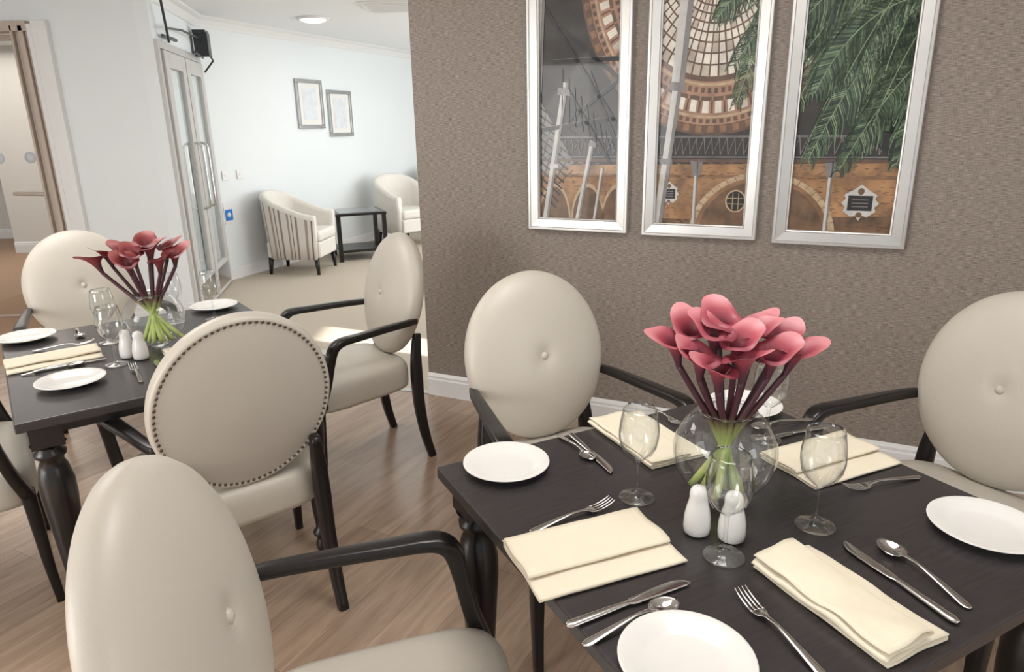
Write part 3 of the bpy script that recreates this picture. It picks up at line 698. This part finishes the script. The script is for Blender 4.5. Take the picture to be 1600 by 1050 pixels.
# ---------------------------------------------------------------- lounge furniture
def tub_chair(name,striped,loc,ang,s=1.08):
    e=empty(name,loc,math.radians(ang-90));e.scale=(s,s,s)
    V=[];F=[];n=40
    ids=[];ring=[]
    for i in range(n+1):
        u=i/n
        if u<.25: t=u/.25;x,y=.31,.30-.42*t
        elif u>.75: t=(1-u)/.25;x,y=-.31,.30-.42*t
        else:
            t=(u-.25)/.5;x,y=.31*math.cos(pi*t),-.12-.22*math.sin(pi*t)
        ring.append((x,y,.60+.23*(math.sin(pi*u))**1.6))
    for i,(x,y,h) in enumerate(ring):
        a=ring[max(0,i-1)];b=ring[min(n,i+1)];tx,ty=b[0]-a[0],b[1]-a[1];l=math.hypot(tx,ty);nx,ny=ty/l,-tx/l
        if nx*x+ny*(y)<0: nx,ny=-nx,-ny
        P_=[(0,.16),(0,.3),(.008,h-.05),(.0,h-.012),(-.03,h),(-.06,h-.012),(-.07,h-.05),(-.07,.3),(-.07,.16)]
        for d,z in P_:
            k=1-.10*(1-(z-.16)/.7)
            V.append(((x+nx*d)*k,(y+ny*d)*k,z))
    m=9
    for i in range(n):
        for j in range(m): F.append((i*m+j,i*m+(j+1)%m,(i+1)*m+(j+1)%m,(i+1)*m+j));ids.append(1 if j<2 else 0)
    F.append(tuple(range(m)));F.append(tuple(n*m+k for k in range(m)));ids+=[0,0]
    o=obj('backrest',V,F,[M['tub'],M['stripe'] if striped else M['tub']],e,mids=ids);clean(o)
    o=boxes('seat',[(-.235,.235,-.26,.30,.17,.33)],M['tub'],e,bevel=.02)
    o=boxes('cushion',[(-.235,.235,-.24,.31,.33,.44)],M['tub'],e,bevel=.035)
    for x,y in ((-.23,.25),(.23,.25),(-.2,-.24),(.2,-.24)):
        V,F=sweep([(x,y,.17),(x*1.06,y*1.06,0)],[(.024,.024),(.014,.014)],sq=4,n=2);obj('leg',V,F,M['black'],e)
    return e
tc=tub_chair('tub_chair',True,(-2.27,7.46,0),-6,1.04);tag(tc,'cream tub armchair with striped outer back beside side table','armchair',group='lounge tub chairs')
tc=tub_chair('tub_chair',False,(-1.38,9.15,0),-46);tag(tc,'plain cream tub armchair beside the black side table','armchair',group='lounge tub chairs')
tc=tub_chair('tub_chair',True,(-.95,10.3,0),-40);tag(tc,'cream tub armchair partly hidden beside the taupe wall','armchair',group='lounge tub chairs')
e=empty('side_table',(-1.80,8.22,0),math.radians(22))
boxes('tabletop',[(-.29,.29,-.29,.29,.52,.55)],M['black'],e,bevel=.004)
boxes('glass_inset',[(-.24,.24,-.24,.24,.5505,.553)],M['dglass'],e)
boxes('shelf',[(-.26,.26,-.26,.26,.10,.13)],M['black'],e,bevel=.003)
for x in (-.26,.26):
    for y in (-.26,.26): boxes('leg',[(x-.024,x+.024,y-.024,y+.024,0,.52)],M['black'],e,bevel=.002)
tag(e,'black square side table with lower shelf','side table')
# ---------------------------------------------------------------- added unseen lounge wall, window slit sized to shape the sun streak
wx=2.4
o=boxes('wall_sun_slit',[(wx,wx+.1,2.5,2.95,0,CZ),(wx,wx+.1,3.36,C3.y,0,CZ),(wx,wx+.1,2.95,3.36,0,.85),(wx,wx+.1,2.95,3.36,1.85,CZ)],M['wallw']);struct(o)
# ---------------------------------------------------------------- lights
W=bpy.data.worlds.new('world');sc.world=W;W.use_nodes=True
bg=W.node_tree.nodes['Background'];bg.inputs[0].default_value=(.93,.97,1,1);bg.inputs[1].default_value=.75
def area(name,loc,target,sx,sy,e,c=(1,1,1)):
    l=bpy.data.lights.new(name,'AREA');l.shape='RECTANGLE';l.size=sx;l.size_y=sy;l.energy=e;l.color=c
    o=bpy.data.objects.new(name,l);COL.objects.link(o);o.location=loc
    o.rotation_euler=(Vector(target)-Vector(loc)).to_track_quat('-Z','Y').to_euler();return o
area('unseen_side_light',(2.25,7.6,1.35),(-2.5,7.6,1.1),5.0,1.9,128,(.96,.99,1))  # daylight from the lounge window behind the taupe wall
area('lounge_fill_panel',(-.3,7.2,2.4),(-.3,7.2,0),2.5,2.5,34,(1,.99,.98))  # added overhead panel brightening the lounge, separate from the ceiling light fitting
area('dining_fill_panel',(.3,1.4,2.44),(.3,1.4,0),.8,.8,21,(1,.98,.95))  # overhead panel added to light the interior under the closed ceiling
area('dining_fill_panel',(-2.3,3.0,2.44),(-2.3,3.0,0),1.2,1.2,32,(1,.98,.96))  # second added overhead panel, towards the far table
area('corridor_fill_panel',(-6,7.6,2.44),(-6,7.6,0),2.5,2.5,60,(1,.95,.89))  # added overhead panel to light the corridor, no fitting known
area('unseen_side_light',(-3.9,-1.2,1.5),(0,2.5,.9),1.8,1.4,78,(1,.995,.985))  # daylight from an unseen window behind the camera on the left
area('unseen_side_light',(2.9,-1.5,1.6),(.3,1.6,.8),1.4,1.2,26,(.98,.99,1))  # added lamp for crisp highlights on the glass, no window known here
s=bpy.data.lights.new('sun','SUN');s.energy=18;s.angle=.01;s.color=(1,.95,.88);so=bpy.data.objects.new('sun',s);COL.objects.link(so)
so.rotation_euler=Vector((-.9,.43,-.40)).to_track_quat('-Z','Y').to_euler()
# ---------------------------------------------------------------- camera
R=Matrix.Rotation(math.radians(90-17),3,'X')@Matrix.Rotation(math.radians(-1.1),3,'Z')
cd=bpy.data.cameras.new('camera');cd.lens=24.3;cd.sensor_width=36;cd.clip_start=.02
cam=bpy.data.objects.new('camera',cd);COL.objects.link(cam);cam.matrix_world=Matrix.Translation((0,0,1.48))@R.to_4x4()
sc.camera=cam
sc.view_settings.view_transform='Standard';sc.view_settings.exposure=-.05
